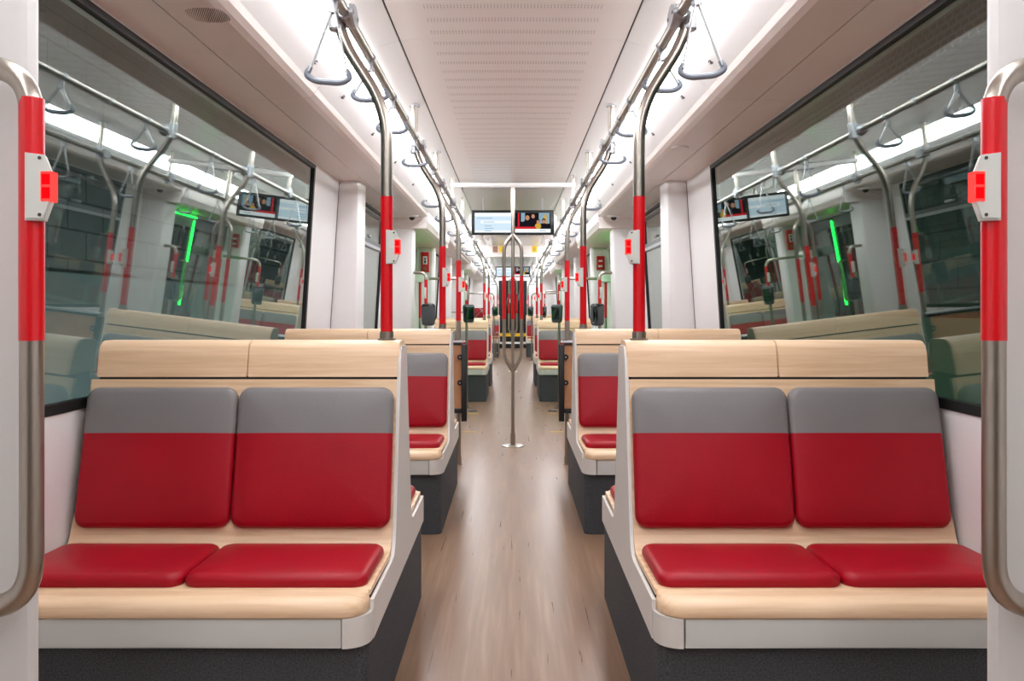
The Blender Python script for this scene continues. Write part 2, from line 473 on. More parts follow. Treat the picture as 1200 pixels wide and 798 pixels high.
# pillars
def pillar(s, xin, y0, y1, ztop, zbot=None, bev=.05):
    bm = nb(); zb = floor_z((y0+y1)/2)-.02 if zbot is None else zbot
    def out(z): return WX(max(z, .77))+.004
    def ring(z, xi):
        xo = out(z)
        return [bm.verts.new((s*x, y, z)) for x, y in ((xo, y0), (xi+bev, y0), (xi+.012, y0+bev*.35), (xi, y0+bev), (xi, y1), (xo, y1))]
    R = [ring(zb, xin+.02), ring(.77, xin+.02), ring(ztop, xin)]
    for a, b in zip(R, R[1:]):
        for k in range(6): bm.faces.new((a[k], a[(k+1) % 6], b[(k+1) % 6], b[k]))
    bm.faces.new(R[0]); bm.faces.new(R[-1])
    return trim(bm, M['wall'], angle=30)
for s in (-1, 1):
    pillar(s, 1.044, 5.80, 6.06, H+.872)
    pillar(s, .962, 8.22, 8.46, H+.774, bev=.04)
    pillar(s, .99, 10.76, 10.98, H+.774, bev=.03)
    pillar(s, 1.044, 14.4, 14.7, H+.872)
    pillar(s, .962, 16.62, 16.85, H+.774, bev=.03)
    pillar(s, 1.0, 18.95, 19.2, H+.774, bev=.03)
    g = nb(); slab(g, s, 5.792, 5.799, WB, WT, -.0025, .01); slab(g, s, 5.792, 5.799, 0, WB, -.0025, .01); trim(g, M['gap'])
    # free standing partition beside the vestibule
    p = nb()
    pl = [(.77, 1.375), (.775, 1.362), (.787, 1.356), (1.24, 1.356), (1.24, 1.40), (.787, 1.40), (.775, 1.394), (.77, 1.381)]
    prism(p, pl, lambda q: (s*q[0], q[1], 0), lambda q: (s*q[0]*(1 if q[0] < 1 else .94), q[1], H+.868))
    pt = obj('partition_screen', p, M['screen'], loc=(s*1.0, 1.38, 0))
    tag(pt, 'plain white partition rising to the ceiling at the %s edge of the view' % SIDE[s], 'partition')

# header across the second gangway with stickers
bm = nb(); box(bm, -.83, .83, 15.2, 15.26, H+.98, H+1.14); box(bm, -.83, .83, 15.17, 15.3, H+.92, H+.98, .008)
box(bm, -.83, .83, 15.16, 15.31, H+.985, H+1.0, .004)
hd = trim(bm, M['soffit'])
for x0, x1, mm, nm in ((-.60, -.42, 'white', 'pale notice stuck on the header'), (-.36, -.27, 'brown', 'brown square sticker on the header, left of the poles'), (-.25, -.17, 'yellow', 'yellow sticker on the header, left of the poles'),
                   (.34, .43, 'yellow', 'yellow warning sticker on the header, right of the poles'), (.45, .66, 'white', 'pale notice on the header, right of the yellow sticker')):
    k = nb(); box(k, x0, x1, 15.196, 15.1995, H+1.005, H+1.12)
    if mm == 'yellow' and x0 > 0:
        k2 = nb(); tube(k2, [(.385+.02*math.cos(a/8*2*PI), 15.194, H+1.05+.02*math.sin(a/8*2*PI)) for a in range(8)], .004, 6)
    o = tag(obj('wall_sticker', k, M[mm], loc=((x0+x1)/2, 15.198, H+1.06)), nm, 'sticker')
    if mm == 'yellow' and x0 > 0: obj('symbol', k2, M['black'], o)

# cab bulkhead at the far end
cab = nb(); box(cab, -.42, .42, YE+.01, YE+.05, -.11, 1.9)
cd = struct('door_cab', cab, M['cab'], loc=(0, YE, -.11))
g = nb(); box(g, -.42, .42, YE-.02, YE+.01, .24, .34); obj('yellow_band', g, M['yellow'], cd)
g = nb(); box(g, -.42, .42, YE-.03, YE+.01, .02, .08); obj('white_band', g, M['white'], cd)
g = nb(); box(g, -.3, -.03, YE-.01, YE+.01, .95, 1.75, .02); box(g, .03, .3, YE-.01, YE+.01, .95, 1.75, .02); obj('window_panel', g, M['darkface'], cd)
g = nb(); box(g, -.14, -.08, YE-.02, YE+.005, 1.25, 1.36, .005); box(g, .09, .14, YE-.02, YE+.005, 1.05, 1.4, .005); obj('notice', g, M['white'], cd)

# outside world
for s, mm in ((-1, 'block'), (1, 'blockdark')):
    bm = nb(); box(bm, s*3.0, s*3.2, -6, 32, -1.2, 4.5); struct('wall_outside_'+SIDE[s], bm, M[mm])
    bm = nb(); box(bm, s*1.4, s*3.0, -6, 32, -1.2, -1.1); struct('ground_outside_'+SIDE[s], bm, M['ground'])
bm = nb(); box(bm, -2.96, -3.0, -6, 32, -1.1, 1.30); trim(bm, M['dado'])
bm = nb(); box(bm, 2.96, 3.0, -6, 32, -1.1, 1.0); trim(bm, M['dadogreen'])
# slotted metal tray on the right hand hall wall
bm = nb(); box(bm, 2.55, 2.56, -2, 16, 2.58, 2.80)
for yy in (-1.5, 4, 9.5, 15): box(bm, 2.56, 3.0, yy, yy+.05, 2.56, 2.60)
trim(bm, M['tray'])

# ------------------------------------------------------------------ seats
def bench(s, Y0, dz, labels, cap_h=.104, top=.966):
    """back-to-back double seats on a plinth; Y0 is the near front edge"""
    L = 1.26; yc = Y0+L/2; fz = floor_z(yc)
    root = thing('double_bench', labels, 'bench', (s*.77, yc, fz))
    def W(x, q, z, back): return (s*x, Y0+(L-q if back else q), z+dz)
    base_z = .284
    # plinth
    bm = nb(); r = .03
    out = [(1.235, .03), (.337+r, .03)] + [(.337+r-r*math.sin(a), .03+r-r*math.cos(a)) for a in (PI/8, PI/4, 3*PI/8)] + [(.337, .03+r), (.337, L-.03-r)] \
        + [(.337+r-r*math.cos(a), L-.03-r+r*math.sin(a)) for a in (PI/8, PI/4, 3*PI/8)] + [(.337+r, L-.03), (1.235, L-.03)]
    zf0 = floor_z(Y0+.03); zf1 = floor_z(Y0+L)
    def pb(p): return (s*p[0], Y0+p[1], floor_z(Y0+p[1]))
    prism(bm, out, pb, lambda p: (s*p[0], Y0+p[1], base_z+dz))
    obj('plinth', bm, M['plinth'], root)
    # aisle side panel: flared corner foot and tall profile plate
    half = [(.07, base_z), (.07, .376), (.38, .374), (.417, .380), (.438, .402), (.452, .44), (.50, .64), (.543, .838), (.556, .912), (.566, .936), (.582, .950)] if top > .96 else [(.07, base_z), (.07, .376), (.38, .374), (.417, .380), (.438, .402), (.452, .44), (.50, .64), (.543, .838), (.553, .90), (.562, .922), (.58, .937)]
    prof = half + [(L-a, b) for a, b in reversed(half)]
    bm = nb(); prism(bm, prof, lambda p: W(.3275, p[0], p[1], False), lambda p: W(.3375, p[0], p[1], False))
    R = .06
    for back in (False, True):
        arc = [(.39, .006)] + [(.33+R-R*math.sin(a), .006+R-R*math.cos(a)) for a in [k*PI/16 for k in range(9)]] + [(.33, .08), (.39, .08)]
        prism(bm, arc, lambda p: W(p[0], p[1], base_z, back), lambda p: W(p[0], p[1], .374 if False else .353, back))
    obj('side_panel', bm, M['shell'], root)
    for back in (False, True):
        # wooden shell
        P = [(.085, .3945), (.12, .3945), (.20, .393), (.38, .388), (.400, .3895), (.415, .394), (.428, .402), (.438, .414), (.446, .430), (.452, .448),
             (.472, .53), (.503, .66), (.535, .79), (.5465, top-cap_h-.007)]
        bm = nb(); rows = []
        for i, (q, z) in enumerate(P):
            a = Vector(P[max(i-1, 0)]); b = Vector(P[min(i+1, len(P)-1)]); d = (b-a).normalized(); n = Vector((d.y, -d.x))*.013
            x1 = 1.238 if z < .5 else 1.228
            rows.append([bm.verts.new(W(x, qq, zz, back)) for x, qq, zz in ((.338, q, z), (x1, q, z), (x1, q+n.x, z+n.y), (.338, q+n.x, z+n.y))])
        for a, b in zip(rows, rows[1:]):
            for k in range(4): bm.faces.new((a[k], a[(k+1) % 4], b[(k+1) % 4], b[k]))
        bm.faces.new(rows[0]); bm.faces.new(rows[-1])
        rings = []                           # rounded front edge and aisle corner
        for ins, z in ((.003, .3535), (.001, .3555), (0, .358), (0, .368), (.003, .377), (.009, .385), (.020, .3915), (.036, .3947)):
            ol = [(1.238, .002+ins), (.62, .002+ins)] + [(.338+R-(R-ins)*math.sin(a), .002+R-(R-ins)*math.cos(a)) for a in [k*PI/20 for k in range(11)]] + [(.338+min(ins, .004), .088), (1.238, .088)]
            rings.append([bm.verts.new(W(x, q, z, back)) for x, q in ol])
        for a, b in zip(rings, rings[1:]):
            for k in range(len(a)): bm.faces.new((a[k], a[(k+1) % len(a)], b[(k+1) % len(a)], b[k]))
        bm.faces.new(rings[0]); bm.faces.new(rings[-1])
        obj('wooden_shell', bm, M['wood'], root, angle=50)
        bm = nb(); box(bm, s*.392, s*1.235, *sorted((W(0, .008, 0, back)[1], W(0, .03, 0, back)[1])), base_z+dz, .352+dz, .003)
        obj('front_rail', bm, M['band'], root)
        # filler behind the backrest so no light leaks
        for x0, x1, u0, u1 in ((.343, .789, .350, .7925), (.792, 1.226, .7955, 1.232)):
            o = pillow(u0, u1, .095, .408, .032, lambda u, v, h: W(u, v, .391+(.25-v)*.02+h, back), .035)
            obj('seat_cushion', o, M['red'], root)
            # backrest plane
            c0 = Vector((.4515, .440)); d = (Vector((.543, .845))-c0).normalized(); n = Vector((-d.y, d.x))
            Lb = .40*(1 if cap_h > .09 else .985)
            fr = lambda u, v, h: W(u, c0.x+d.x*v+n.x*h, c0.y+d.y*v+n.y*h, back)
            full = pillow(x0, x1, .006, Lb, .027, fr, .034, .009)
            pc = Vector(fr(.5, .268, 0)); pd = (Vector(fr(.5, .3, 0))-pc).normalized()
            lo = cut(full, pc, pd, False); hi = cut(full, pc, pd, True); full.free()
            obj('back_cushion', lo, M['red'], root)
            obj('headrest_pad', hi, M['grey'], root)
    # wooden top caps
    zb = top-cap_h
    for x0, x1 in ((.333, .7737), (.7757, 1.213)):
        pr = [(.546, zb), (.558, top-.035), (.566, top-.014), (.582, top-.002), (.60, top), (L-.60, top), (L-.582, top-.002), (L-.566, top-.014), (L-.558, top-.035), (L-.546, zb)]
        bm = nb(); fs = prism(bm, pr, lambda p: W(x0, p[0], p[1], False), lambda p: W(x1, p[0], p[1], False))
        es = [e for f in fs[:2] for e in f.edges]
        bmesh.ops.bevel(bm, geom=es, offset=.0025, segments=2, affect='EDGES')
        obj('top_cap', bm, M['wood'], root)
    if cap_h < .09:
        pass
    # dark core closing the seam under the caps
    bm = nb(); box(bm, s*.345, s*1.208, Y0+.556, Y0+L-.556, base_z+dz+.05, zb+dz+.004); obj('core', bm, M['gap'], root)
    return root

pos = {-1: 'left', 1: 'right'}
for s in (-1, 1):
    S = pos[s]
    bench(s, 1.94, 0, 'nearest red and grey upholstered double bench with pale wooden top, %s of the aisle' % S)
    bench(s, 3.98, 0, 'second double bench %s of the aisle, directly behind the nearest one' % S, cap_h=.078, top=.952)
    bench(s, 10.73, -.055, 'double bench %s of the aisle just beyond the doorway and card reader' % S)
    bench(s, 12.85, -.055, 'fourth double bench %s of the aisle, seen as a sliver behind the third' % S)
    bench(s, 20.6, -.055, 'tiny farthest red bench %s of the aisle near the dark end door' % S)

# ------------------------------------------------------------------ poles, rails, straps
RX, RU = .500, .882
PX = .531                               # upper part of the cranked poles runs just outboard of the rail
TR = .0172

def stop_box(parent, cx, cy, zc, s):
    """s = side of car; box juts toward the aisle"""
    d = -s
    pf = [(.001, .050), (.032, .046), (.0425, .020), (.0425, -.024), (.032, -.052), (.001, -.052)]
    ya, yb = cy-.0235, cy+.004
    bm = nb(); fs = prism(bm, pf, lambda p: (cx+d*p[0], ya, zc+p[1]), lambda p: (cx+d*(p[0] if p[0] < .01 else p[0]-.010), yb, zc+p[1]))
    es = [e for f in fs[:2] for e in f.edges]; bmesh.ops.bevel(bm, geom=es, offset=.003, segments=2, affect='EDGES')
    b = obj('stop_button_box', bm, M['box'], parent)
    k = nb(); box(k, cx+d*.0265, cx+d*.0434, ya-.0015, ya+.018, zc-.024, zc+.021, .0015)
    o = obj('button', k, M['btn'], b); o['label'] = 'glowing red push button'
    k = nb(); box(k, cx+d*.0290, cx+d*.0412, ya-.0022, ya-.0012, zc-.020, zc-.003); box(k, cx+d*.0290, cx+d*.0412, ya-.0022, ya-.0012, zc+.001, zc+.017)
    obj('button_symbol', k, M['btnin'], b)
    k = nb()
    for zz in (-.044, .041): tube(k, [(cx+d*.025, ya-.001, zc+zz), (cx+d*.025, ya+.003, zc+zz)], .0028, 8)
    obj('screw', k, M['screw'], b)

def clamp(parent, s, y, plain=True):
    bm = nb(); x = s*RX
    tube(bm, [(x, y-.05, H+RU), (x, y-.046, H+RU), (x, y+.046, H+RU), (x, y+.05, H+RU)], [.020, .024, .024, .020], 14)
    px = x if plain else s*PX
    tube(bm, [(px, y, H+RU-.045), (px, y, H+RU-.04), (px, y, H+RU+.04), (px, y, H+RU+.045)], [.020, .024, .024, .020], 14)
    # oval plates either side
    for dd in (-1, 1):
        pl = [(.058*math.cos(a*PI/8), .034*math.sin(a*PI/8)) for a in range(16)]
        prism(bm, pl, lambda p: (x+dd*.016, y+p[0], H+RU+p[1]), lambda p: (x+dd*.026, y+p[0]*.92, H+RU+p[1]*.92))
        for q in (-.036, .036):
            tube(bm, [(x+dd*.024, y+q, H+RU), (x+dd*.029, y+q, H+RU)], .006, 8)
    obj('clamp', bm, M['alu'], parent)

def cranked_pole(s, Y, zbase, label, on_cap, px=.38):
    root = thing('grab_pole', label, 'pole', (s*px, Y, zbase))
    x = s*px; ceil = H+1.101
    path = fillet([(x, Y, zbase+.005), (x, Y, H+.60), (s*PX, Y, H+.835), (s*PX, Y, ceil)], .10, 8)
    bm = nb(); tube(bm, path, TR, 18); obj('tube', bm, M['steel'], root)
    bm = nb(); z0, z1 = H-.082, H+.338
    tube(bm, [(x, Y, z0), (x, Y, z1)], TR+.0009, 18); obj('red_sleeve', bm, M['redtube'], root)
    bm = nb()
    tube(bm, [(x, Y, zbase), (x, Y, zbase+.006), (x, Y, zbase+.007), (x, Y, zbase+(.026 if on_cap else .06))], [.027, .027, .021, .0205], 18)
    obj('base_collar', bm, M['steel'], root)
    bm = nb(); tube(bm, [(s*PX, Y, ceil-.008), (s*PX, Y, ceil)], .03, 16); obj('ceiling_flange', bm, M['alu'], root)
    stop_box(root, x, Y, H+(.187 if Y < 4 else .172), s)
    return root

for s in (-1, 1):
    S = pos[s]
    cranked_pole(s, 2.57, .966, 'cranked steel pole with red sleeve rising from the nearest bench, %s of the aisle' % S, True)
    cranked_pole(s, 4.61, .952, 'cranked steel pole with red sleeve rising from the second bench, %s of the aisle' % S, True)
    cranked_pole(s, 5.97, floor_z(5.97), 'cranked floor pole with red sleeve beside the black-framed board, %s of the aisle' % S, False)
    cranked_pole(s, 11.36, .911, 'thin distant red pole on the third bench, %s of the aisle' % S, True)
    cranked_pole(s, 13.48, .911, 'thin distant red pole on the fourth bench, %s of the aisle' % S, True)
    cranked_pole(s, 21.23, .911, 'farthest thin red pole on the last bench, %s of the aisle' % S, True)

    for ri, (ya, yb, cl, lab) in enumerate(((.2, 10.45, (2.57, 4.61, 5.97, 7.1, 8.5, 10.0), 'long overhead steel rail above the near benches, %s of the aisle' % S),
                       (10.75, 24.8, (11.36, 13.48, 15.9, 18.0, 21.23, 24.0), 'far overhead steel rail beyond the ceiling display, %s of the aisle' % S))):
        r = thing('overhead_rail', lab, 'rail', (s*RX, ya, H+RU))
        bm = nb(); tube(bm, [(s*RX, ya, H+RU), (s*RX, yb, H+RU)], .0165, 16); obj('tube', bm, M['steel'], r)
        for y in cl:
            clamp(r, s, y, y not in (2.57, 4.61, 5.97, 11.36, 13.48, 21.23))
            if y not in (2.57, 4.61, 5.97, 11.36, 13.48, 21.23):
                bm = nb(); tube(bm, [(s*RX, y, H+RU), (s*RX, y, H+1.110)], .0145, 12); obj('hanger_rod', bm, M['steel'], r)
        if ri == 0:
            for y in (3.95, 5.4):
                bm = nb(); tube(bm, [(s*RX, y-.008, H+RU), (s*RX, y+.008, H+RU)], .0205, 14); obj('spacer_ring', bm, M['strap'], r)
            bm = nb(); tube(bm, [(s*RX, .6, H+RU), (s*RX, .6, H+1.110)], .0145, 12); obj('hanger_rod', bm, M['steel'], r)

# hanging straps
def strap(s, y, label, drop=.172):
    top = H+RU; x = s*RX
    root = thing('hanging_strap', label, 'hanging strap', (x, y, top))
    bm = nb()
    # collar ring round the rail and a tongue with a pivot
    tube(bm, [(x, y-.009, top), (x, y+.009, top)], .0215, 16)
    box(bm, x-.009, x+.009, y-.008, y+.008, top-.052, top-.016, .002)
    tube(bm, [(x-.013, y, top-.045), (x+.013, y, top-.045)], .008, 10)
    obj('bracket', bm, M['alu'], root)
    zb = top-drop; hw = .060
    bm = nb()
    for d in (-1, 1):
        a = Vector((x+d*.004, y, top-.045)); b = Vector((x+d*(hw-.006), y, zb+.032))
        dirv = (b-a).normalized(); n = Vector((dirv.z, 0, -dirv.x))
        for w_, t_ in ((.010, .0015),):
            vs = [bm.verts.new(p+n*q*t_+Vector((0, r*w_, 0))) for p in (a, b) for q in (-1, 1) for r in (-1, 1)]
            for q in ((0,1,3,2), (4,5,7,6), (0,1,5,4), (2,3,7,6), (0,2,6,4), (1,3,7,5)): bm.faces.new([vs[i] for i in q])
    obj('webbing', bm, M['strap'], root)
    bm = nb()
    path = fillet([(x-(hw-.009), y, zb+.046), (x-(hw+.004), y, zb+.022), (x-(hw-.024), y, zb+.007), (x+(hw-.024), y, zb+.007), (x+(hw+.004), y, zb+.022), (x+(hw-.009), y, zb+.046)], .022, 5)
    tube(bm, path, [.0065]+[.0088]*(len(path)-2)+[.0065], 10)
    obj('handle', bm, M['handle'], root)
    return root

names = ['nearest the camera', 'second from the camera', 'third from the camera', 'in front of the second bench pole', 'fifth from the camera', 'just before the cross tube', 'just beyond the cross tube', 'beside the ceiling display', 'last before the far rail starts']
near = {-1: [2.40, 2.99, 3.54, 4.36, 5.30, 6.2, 7.4, 8.25, 9.4], 1: [2.34, 2.86, 3.6, 4.27, 5.45, 6.4, 7.5, 8.3, 9.4]}
far = [10.2, 11.8, 12.5, 13.9, 14.9, 17.0, 17.8, 19.5, 20.5, 22.4]
for s in (-1, 1):
    grp = 'hanging straps on the %s rail' % pos[s]
    proto = {}
    for i, (y, nm) in enumerate(zip(near[s], names)):
        lab = 'grey triangular hanging strap on the %s overhead rail, %s' % (pos[s], nm)
        kind = 'short' if i in (1, 2, 3) else 'long'
        if kind not in proto:
            proto[kind] = (strap(s, y, lab, .158 if kind == 'short' else .252), y); proto[kind][0]['group'] = grp
        else: dup(proto[kind][0], (0, y-proto[kind][1], 0), lab, grp)
    for y in far:
        dup(proto['long'][0], (0, y-proto['long'][1], 0), 'tiny far hanging strap crowded along the distant %s rail' % pos[s], 'far straps on the %s rail' % pos[s])

    first = proto['long'][0]
    first.rotation_euler = (0, -s*.085, 0)      # the nearest strap swings a little outwards

# near looped grab bars on the partitions
for s in (-1, 1):
    x = s*.733; Y = 1.30
    r = thing('grab_bar', 'thick looped grab bar with red sleeve and stop button at the %s edge' % pos[s], 'grab bar', (x, Y, .55))
    zt, zb = H+.369, H-.455
    bm = nb()
    path = fillet([(s*1.0, 1.36, zt), (s*1.0, Y, zt), (x, Y, zt), (x, Y, zb), (s*1.0, Y, zb), (s*1.0, 1.36, zb)], .075, 10)
    tube(bm, path, .0172, 22); obj('tube', bm, M['steel'], r)
    bm = nb(); tube(bm, [(x, Y, H-.048), (x, Y, H+.320)], .0181, 22); obj('red_sleeve', bm, M['redtube'], r)
    bm = nb()
    for z in (zt, zb): tube(bm, [(s*1.0, 1.350, z), (s*1.0, 1.356, z)], .03, 16)
    obj('flange', bm, M['steel'], r)
    stop_box(r, x, Y, H+.185, s)

# three-bar pole in the middle of the aisle
def trident(Y, label):
    fz = floor_z(Y); r = thing('three_bar_pole', label, 'pole', (0, Y, fz))
    zj, zo, zt, zp = .545, .665, 1.585, 1.668
    bm = nb(); tr = .0155
    tube(bm, [(0, Y, fz+.01), (0, Y, zj+.02)], tr, 16); obj('stem', bm, M['steel'], r)
    for d in (-1, 1):
        bm = nb(); tube(bm, fillet([(0, Y, zj-.01), (d*.073, Y, zo), (d*.073, Y, zt), (0, Y, zp+.01)], .05, 6), tr, 14); obj('side_bar', bm, M['steel'], r)
        bm = nb(); tube(bm, [(d*.073, Y, .975), (d*.073, Y, 1.335)], tr+.0009, 14); obj('red_sleeve', bm, M['redtube'], r)
    bm = nb(); tube(bm, [(0, Y, zj), (0, Y, zp)], tr*.95, 14); obj('centre_bar', bm, M['steel'], r)
    bm = nb(); tube(bm, [(0, Y, .975), (0, Y, 1.330)], tr+.0006, 14); obj('red_sleeve', bm, M['redtube'], r)
    bm = nb(); tube(bm, [(0, Y, zp), (0, Y, H+1.015)], tr, 16); obj('upper_stem', bm, M['steel'], r)
    bm = nb(); tube(bm, [(0, Y, fz), (0, Y, fz+.006), (0, Y, fz+.012), (0, Y, fz+.013)], [.093, .093, .08, .03], 28)
    tube(bm, [(0, Y, fz+.01), (0, Y, fz+.11)], .0205, 18); obj('floor_flange', bm, M['steel'], r)
    bm = nb()   # webbed joint
    pj = [(0, zj-.05), (.05, zj+.055), (.038, zj+.075), (0, zj+.045), (-.038, zj+.075), (-.05, zj+.055)]
    prism(bm, pj, lambda p: (p[0], Y-.011, p[1]), lambda p: (p[0], Y+.011, p[1])); obj('joint_web', bm, M['steel'], r)
    # cross tube up at the ceiling
    ct = thing('cross_tube', 'white %s tube crossing the aisle just below the ceiling' % ('near' if Y < 10 else 'far'), 'cross tube', (0, Y, H+1.03))
    bm = nb(); tube(bm, [(-RX-.02, Y, H+1.03), (RX+.02, Y, H+1.03)], .021, 16); obj('tube', bm, M['cove'], ct)
    bm = nb(); tube(bm, [(-.16, Y, H+1.012), (-.15, Y, H+1.012), (.15, Y, H+1.012), (.16, Y, H+1.012)], [.006, .012, .012, .006], 12); obj('saddle', bm, M['alu'], ct)
trident(7.1, 'tall steel pole splitting into three red-sleeved bars in the centre of the aisle')
trident(15.9, 'small distant three-bar pole seen through the nearer one')

# tan boards in black frames behind the second benches
for s in (-1, 1):
    Y = 5.85
    r = thing('framed_board', 'tan wooden board in a black frame behind the second bench, %s of the aisle' % pos[s], 'board', (s*.7, Y, .3))
    bm = nb(); box(bm, s*.345, s*1.1, Y, Y+.018, .375, .812); obj('board', bm, M['woodtan'], r)
    bm = nb(); box(bm, s*.316, s*.352, Y-.02, Y+.04, .29, .815, .004); box(bm, s*.352, s*1.13, Y-.012, Y+.03, .345, .378, .004); box(bm, s*.352, s*1.13, Y-.012, Y+.03, .812, .828, .004); obj('frame', bm, M['black'], r)
    bm = nb(); box(bm, s*.325, s*1.13, Y-.02, Y+.035, .828, .842, .005); obj('top_ledge', bm, M['alu'], r)
    for z in (.73, .555):
        bm = nb(); tube(bm, [(s*.362, Y-.018, z), (s*.362, Y+.002, z)], .019, 14); k = obj('bolt_boss', bm, M['black'], r)
        bm = nb(); tube(bm, [(s*.362, Y-.022, z), (s*.362, Y-.016, z)], .006, 8); obj('bolt_head', bm, M['alu'], k)
    bm = nb(); box(bm, s*1.06, s*1.24, Y-.02, Y+.03, .45, .75, .01); obj('wall_bracket', bm, M['black'], r)
    bm = nb()
    for z in (.45, .75): box(bm, s*.365, s*.395, Y+.02, Y+.1025, z-.02, z+.02, .003)
    obj('pole_bracket', bm, M['black'], r)

# card readers on arms beside the doors
def reader(s, Y, x, xw, label, facing, hh=.215, arm_up=.352, red_to=None):
    fz = floor_z(Y)
    r = thing('card_reader', label, 'card reader', (s*x, Y, fz))
    bm = nb(); tube(bm, fillet([(s*xw, Y, H+arm_up), (s*x, Y, H+arm_up), (s*x, Y, fz)], .09, 8), .0155, 14); obj('pole', bm, M['steel'], r)
    bm = nb(); tube(bm, [(s*x, Y, H+.03), (s*x, Y, H+.285)], .0165, 14); obj('red_sleeve', bm, M['redtube'], r)
    bm = nb(); tube(bm, [(s*x, Y, fz), (s*x, Y, fz+.01), (s*x, Y, fz+.011), (s*x, Y, fz+.05)], [.06, .06, .024, .022], 18); obj('floor_collar', bm, M['steel'], r)
    bm = nb(); box(bm, -.068, .068, -.045, .045, -hh/2, hh/2, .03, 4)
    bmesh.ops.scale(bm, vec=(1.0, 1, 1), verts=bm.verts)
    for v in bm.verts:                      # taper towards the foot
        k = 1-.14*(hh/2-v.co.z)/hh; v.co.x *= k
    rot = Matrix.Rotation(facing, 4, 'Z'); T = Matrix.Translation((s*(x-.028), Y-.055, H-.055))
    bm.transform(T @ rot); h = obj('housing', bm, M['dark'], r)
    bm = nb(); box(bm, -.047, .047, -.0475, -.04, -hh*.32, hh*.36, .003, 2); bm.transform(T @ rot); obj('reader_face', bm, M['darkface'], h)
    bm = nb(); box(bm, s*x-.005-.02*(s < 0), s*x+.005+.02*(s > 0), Y-.03, Y+.03, H+.10, H+.21, .006)
    obj('stop_button_box', bm, M['box'], r)
    return r
for s in (-1, 1):
    reader(s, 8.30, .845, .965, 'dark grey card reader turned away, on the curved red pole %s of the aisle' % pos[s], -s*2.55)
    reader(s, 10.05, .545, .99, 'dark card reader facing the camera before the third bench, %s of the aisle' % pos[s], -s*.45, arm_up=.357)
    reader(s, 19.35, .43, 1.0, 'tiny far card reader %s of the aisle near the last bench' % pos[s], -s*.3)
for Y, x, lab in ((16.9, .63, 'small distant card reader right of the aisle by the far doorway'),):
    reader(1, Y, x, .97, lab, -.2)

# vertical door grab bars in the doorway recesses
for s in (-1, 1):
    r = thing('door_grab_pole', 'dull red vertical pole beside the doorway, %s wall' % pos[s], 'pole', (s*1.12, 10.3, -.11))
    bm = nb(); tube(bm, [(s*1.12, 10.3, floor_z(10.3)), (s*1.12, 10.3, H+.32)], .0155, 14); obj('tube', bm, M['steel'], r)
    bm = nb(); tube(bm, [(s*1.12, 10.3, H-.11), (s*1.12, 10.3, H+.32)], .0164, 14); obj('red_sleeve', bm, M['redtube'], r)
    bm = nb(); box(bm, s*1.05, s*1.215, 10.24, 10.36, H+.32, H+.42, .008); obj('mount_block', bm, M['wall'], r)

# red alarm boxes on the pillars
for s in (-1, 1):
    z0, z1 = (H+.46, H+.715) if s < 0 else (H+.49, H+.665)
    r = thing('alarm_box', ('tall red emergency box with white pictogram card on the left pillar' if s < 0 else 'short red emergency box with two white labels on the right pillar'), 'alarm box', (s*1.1, 10.75, z0))
    bm = nb(); box(bm, s*1.055, s*1.155, 10.715, 10.768, z0, z1, .008); obj('housing', bm, M['redbox'], r)
    if s < 0:
        bm = nb(); box(bm, -1.13, -1.075, 10.708, 10.716, z0+.10, z0+.20, .003); c = obj('card', bm, M['white'], r)
        bm = nb(); tube(bm, [(-1.1, 10.706, z0+.17), (-1.1, 10.709, z0+.17)], .012, 10); box(bm, -1.112, -1.09, 10.706, 10.709, z0+.115, z0+.15); obj('pictogram', bm, M['dark'], c)
        bm = nb(); tube(bm, [(-1.105, 10.704, z0+.045), (-1.105, 10.716, z0+.045)], .022, 14); tube(bm, [(-1.105, 10.70, z0+.045), (-1.105, 10.705, z0+.045)], .012, 10); obj('pull_knob', bm, M['brown'], r)
    else:
        bm = nb(); box(bm, 1.075, 1.125, 10.708, 10.716, z0+.10, z0+.125, .002); box(bm, 1.075, 1.125, 10.708, 10.716, z0+.035, z0+.06, .002); obj('label', bm, M['white'], r)
    bm = nb()

# dome cameras on the soffit before each doorway
for s in (-1, 1):
    r = thing('dome_camera', 'small black-eyed dome camera under the %s soffit before the doorway' % pos[s], 'camera', (s*.945, 8.0, H+.873))
    bm = nb(); tube(bm, [(s*.945, 8.0, H+.877), (s*.945, 8.0, H+.868), (s*.945, 8.0, H+.858)], [.062, .062, .05], 20); obj('base', bm, M['cove'], r)
    bm = nb(); bmesh.ops.create_uvsphere(bm, u_segments=16, v_segments=10, radius=.028); bm.transform(Matrix.Translation((s*.945, 8.0, H+.858))); obj('lens_dome', bm, M['black'], r)

# speaker perforation near left, flush disc far right
r = nb()
for i in range(-9, 10):
    for j in range(-9, 10):
        x, y = i*.0064+(j % 2)*.0032, j*.0066
        if (abs(x)/.058)**3+(abs(y)/.062)**3 < 1:
            tube(r, [(-.909+x, 2.545+y, H+.8745), (-.909+x, 2.545+y, H+.8765)], .0016, 6)
sp = thing('speaker_grille', 'round patch of small speaker holes in the upper left soffit', 'speaker', (-.909, 2.545, H+.874))
obj('perforation', r, M['hole'], sp)
bm = nb(); tube(bm, [(.907, 4.63, H+.8785), (.907, 4.63, H+.872), (.907, 4.63, H+.871)], [.045, .045, .04], 24)
tag(obj('soffit_disc', bm, M['soffit'], loc=(.907, 4.63, H+.872)), 'flush round cover in the right soffit beyond the near pole', 'cover')

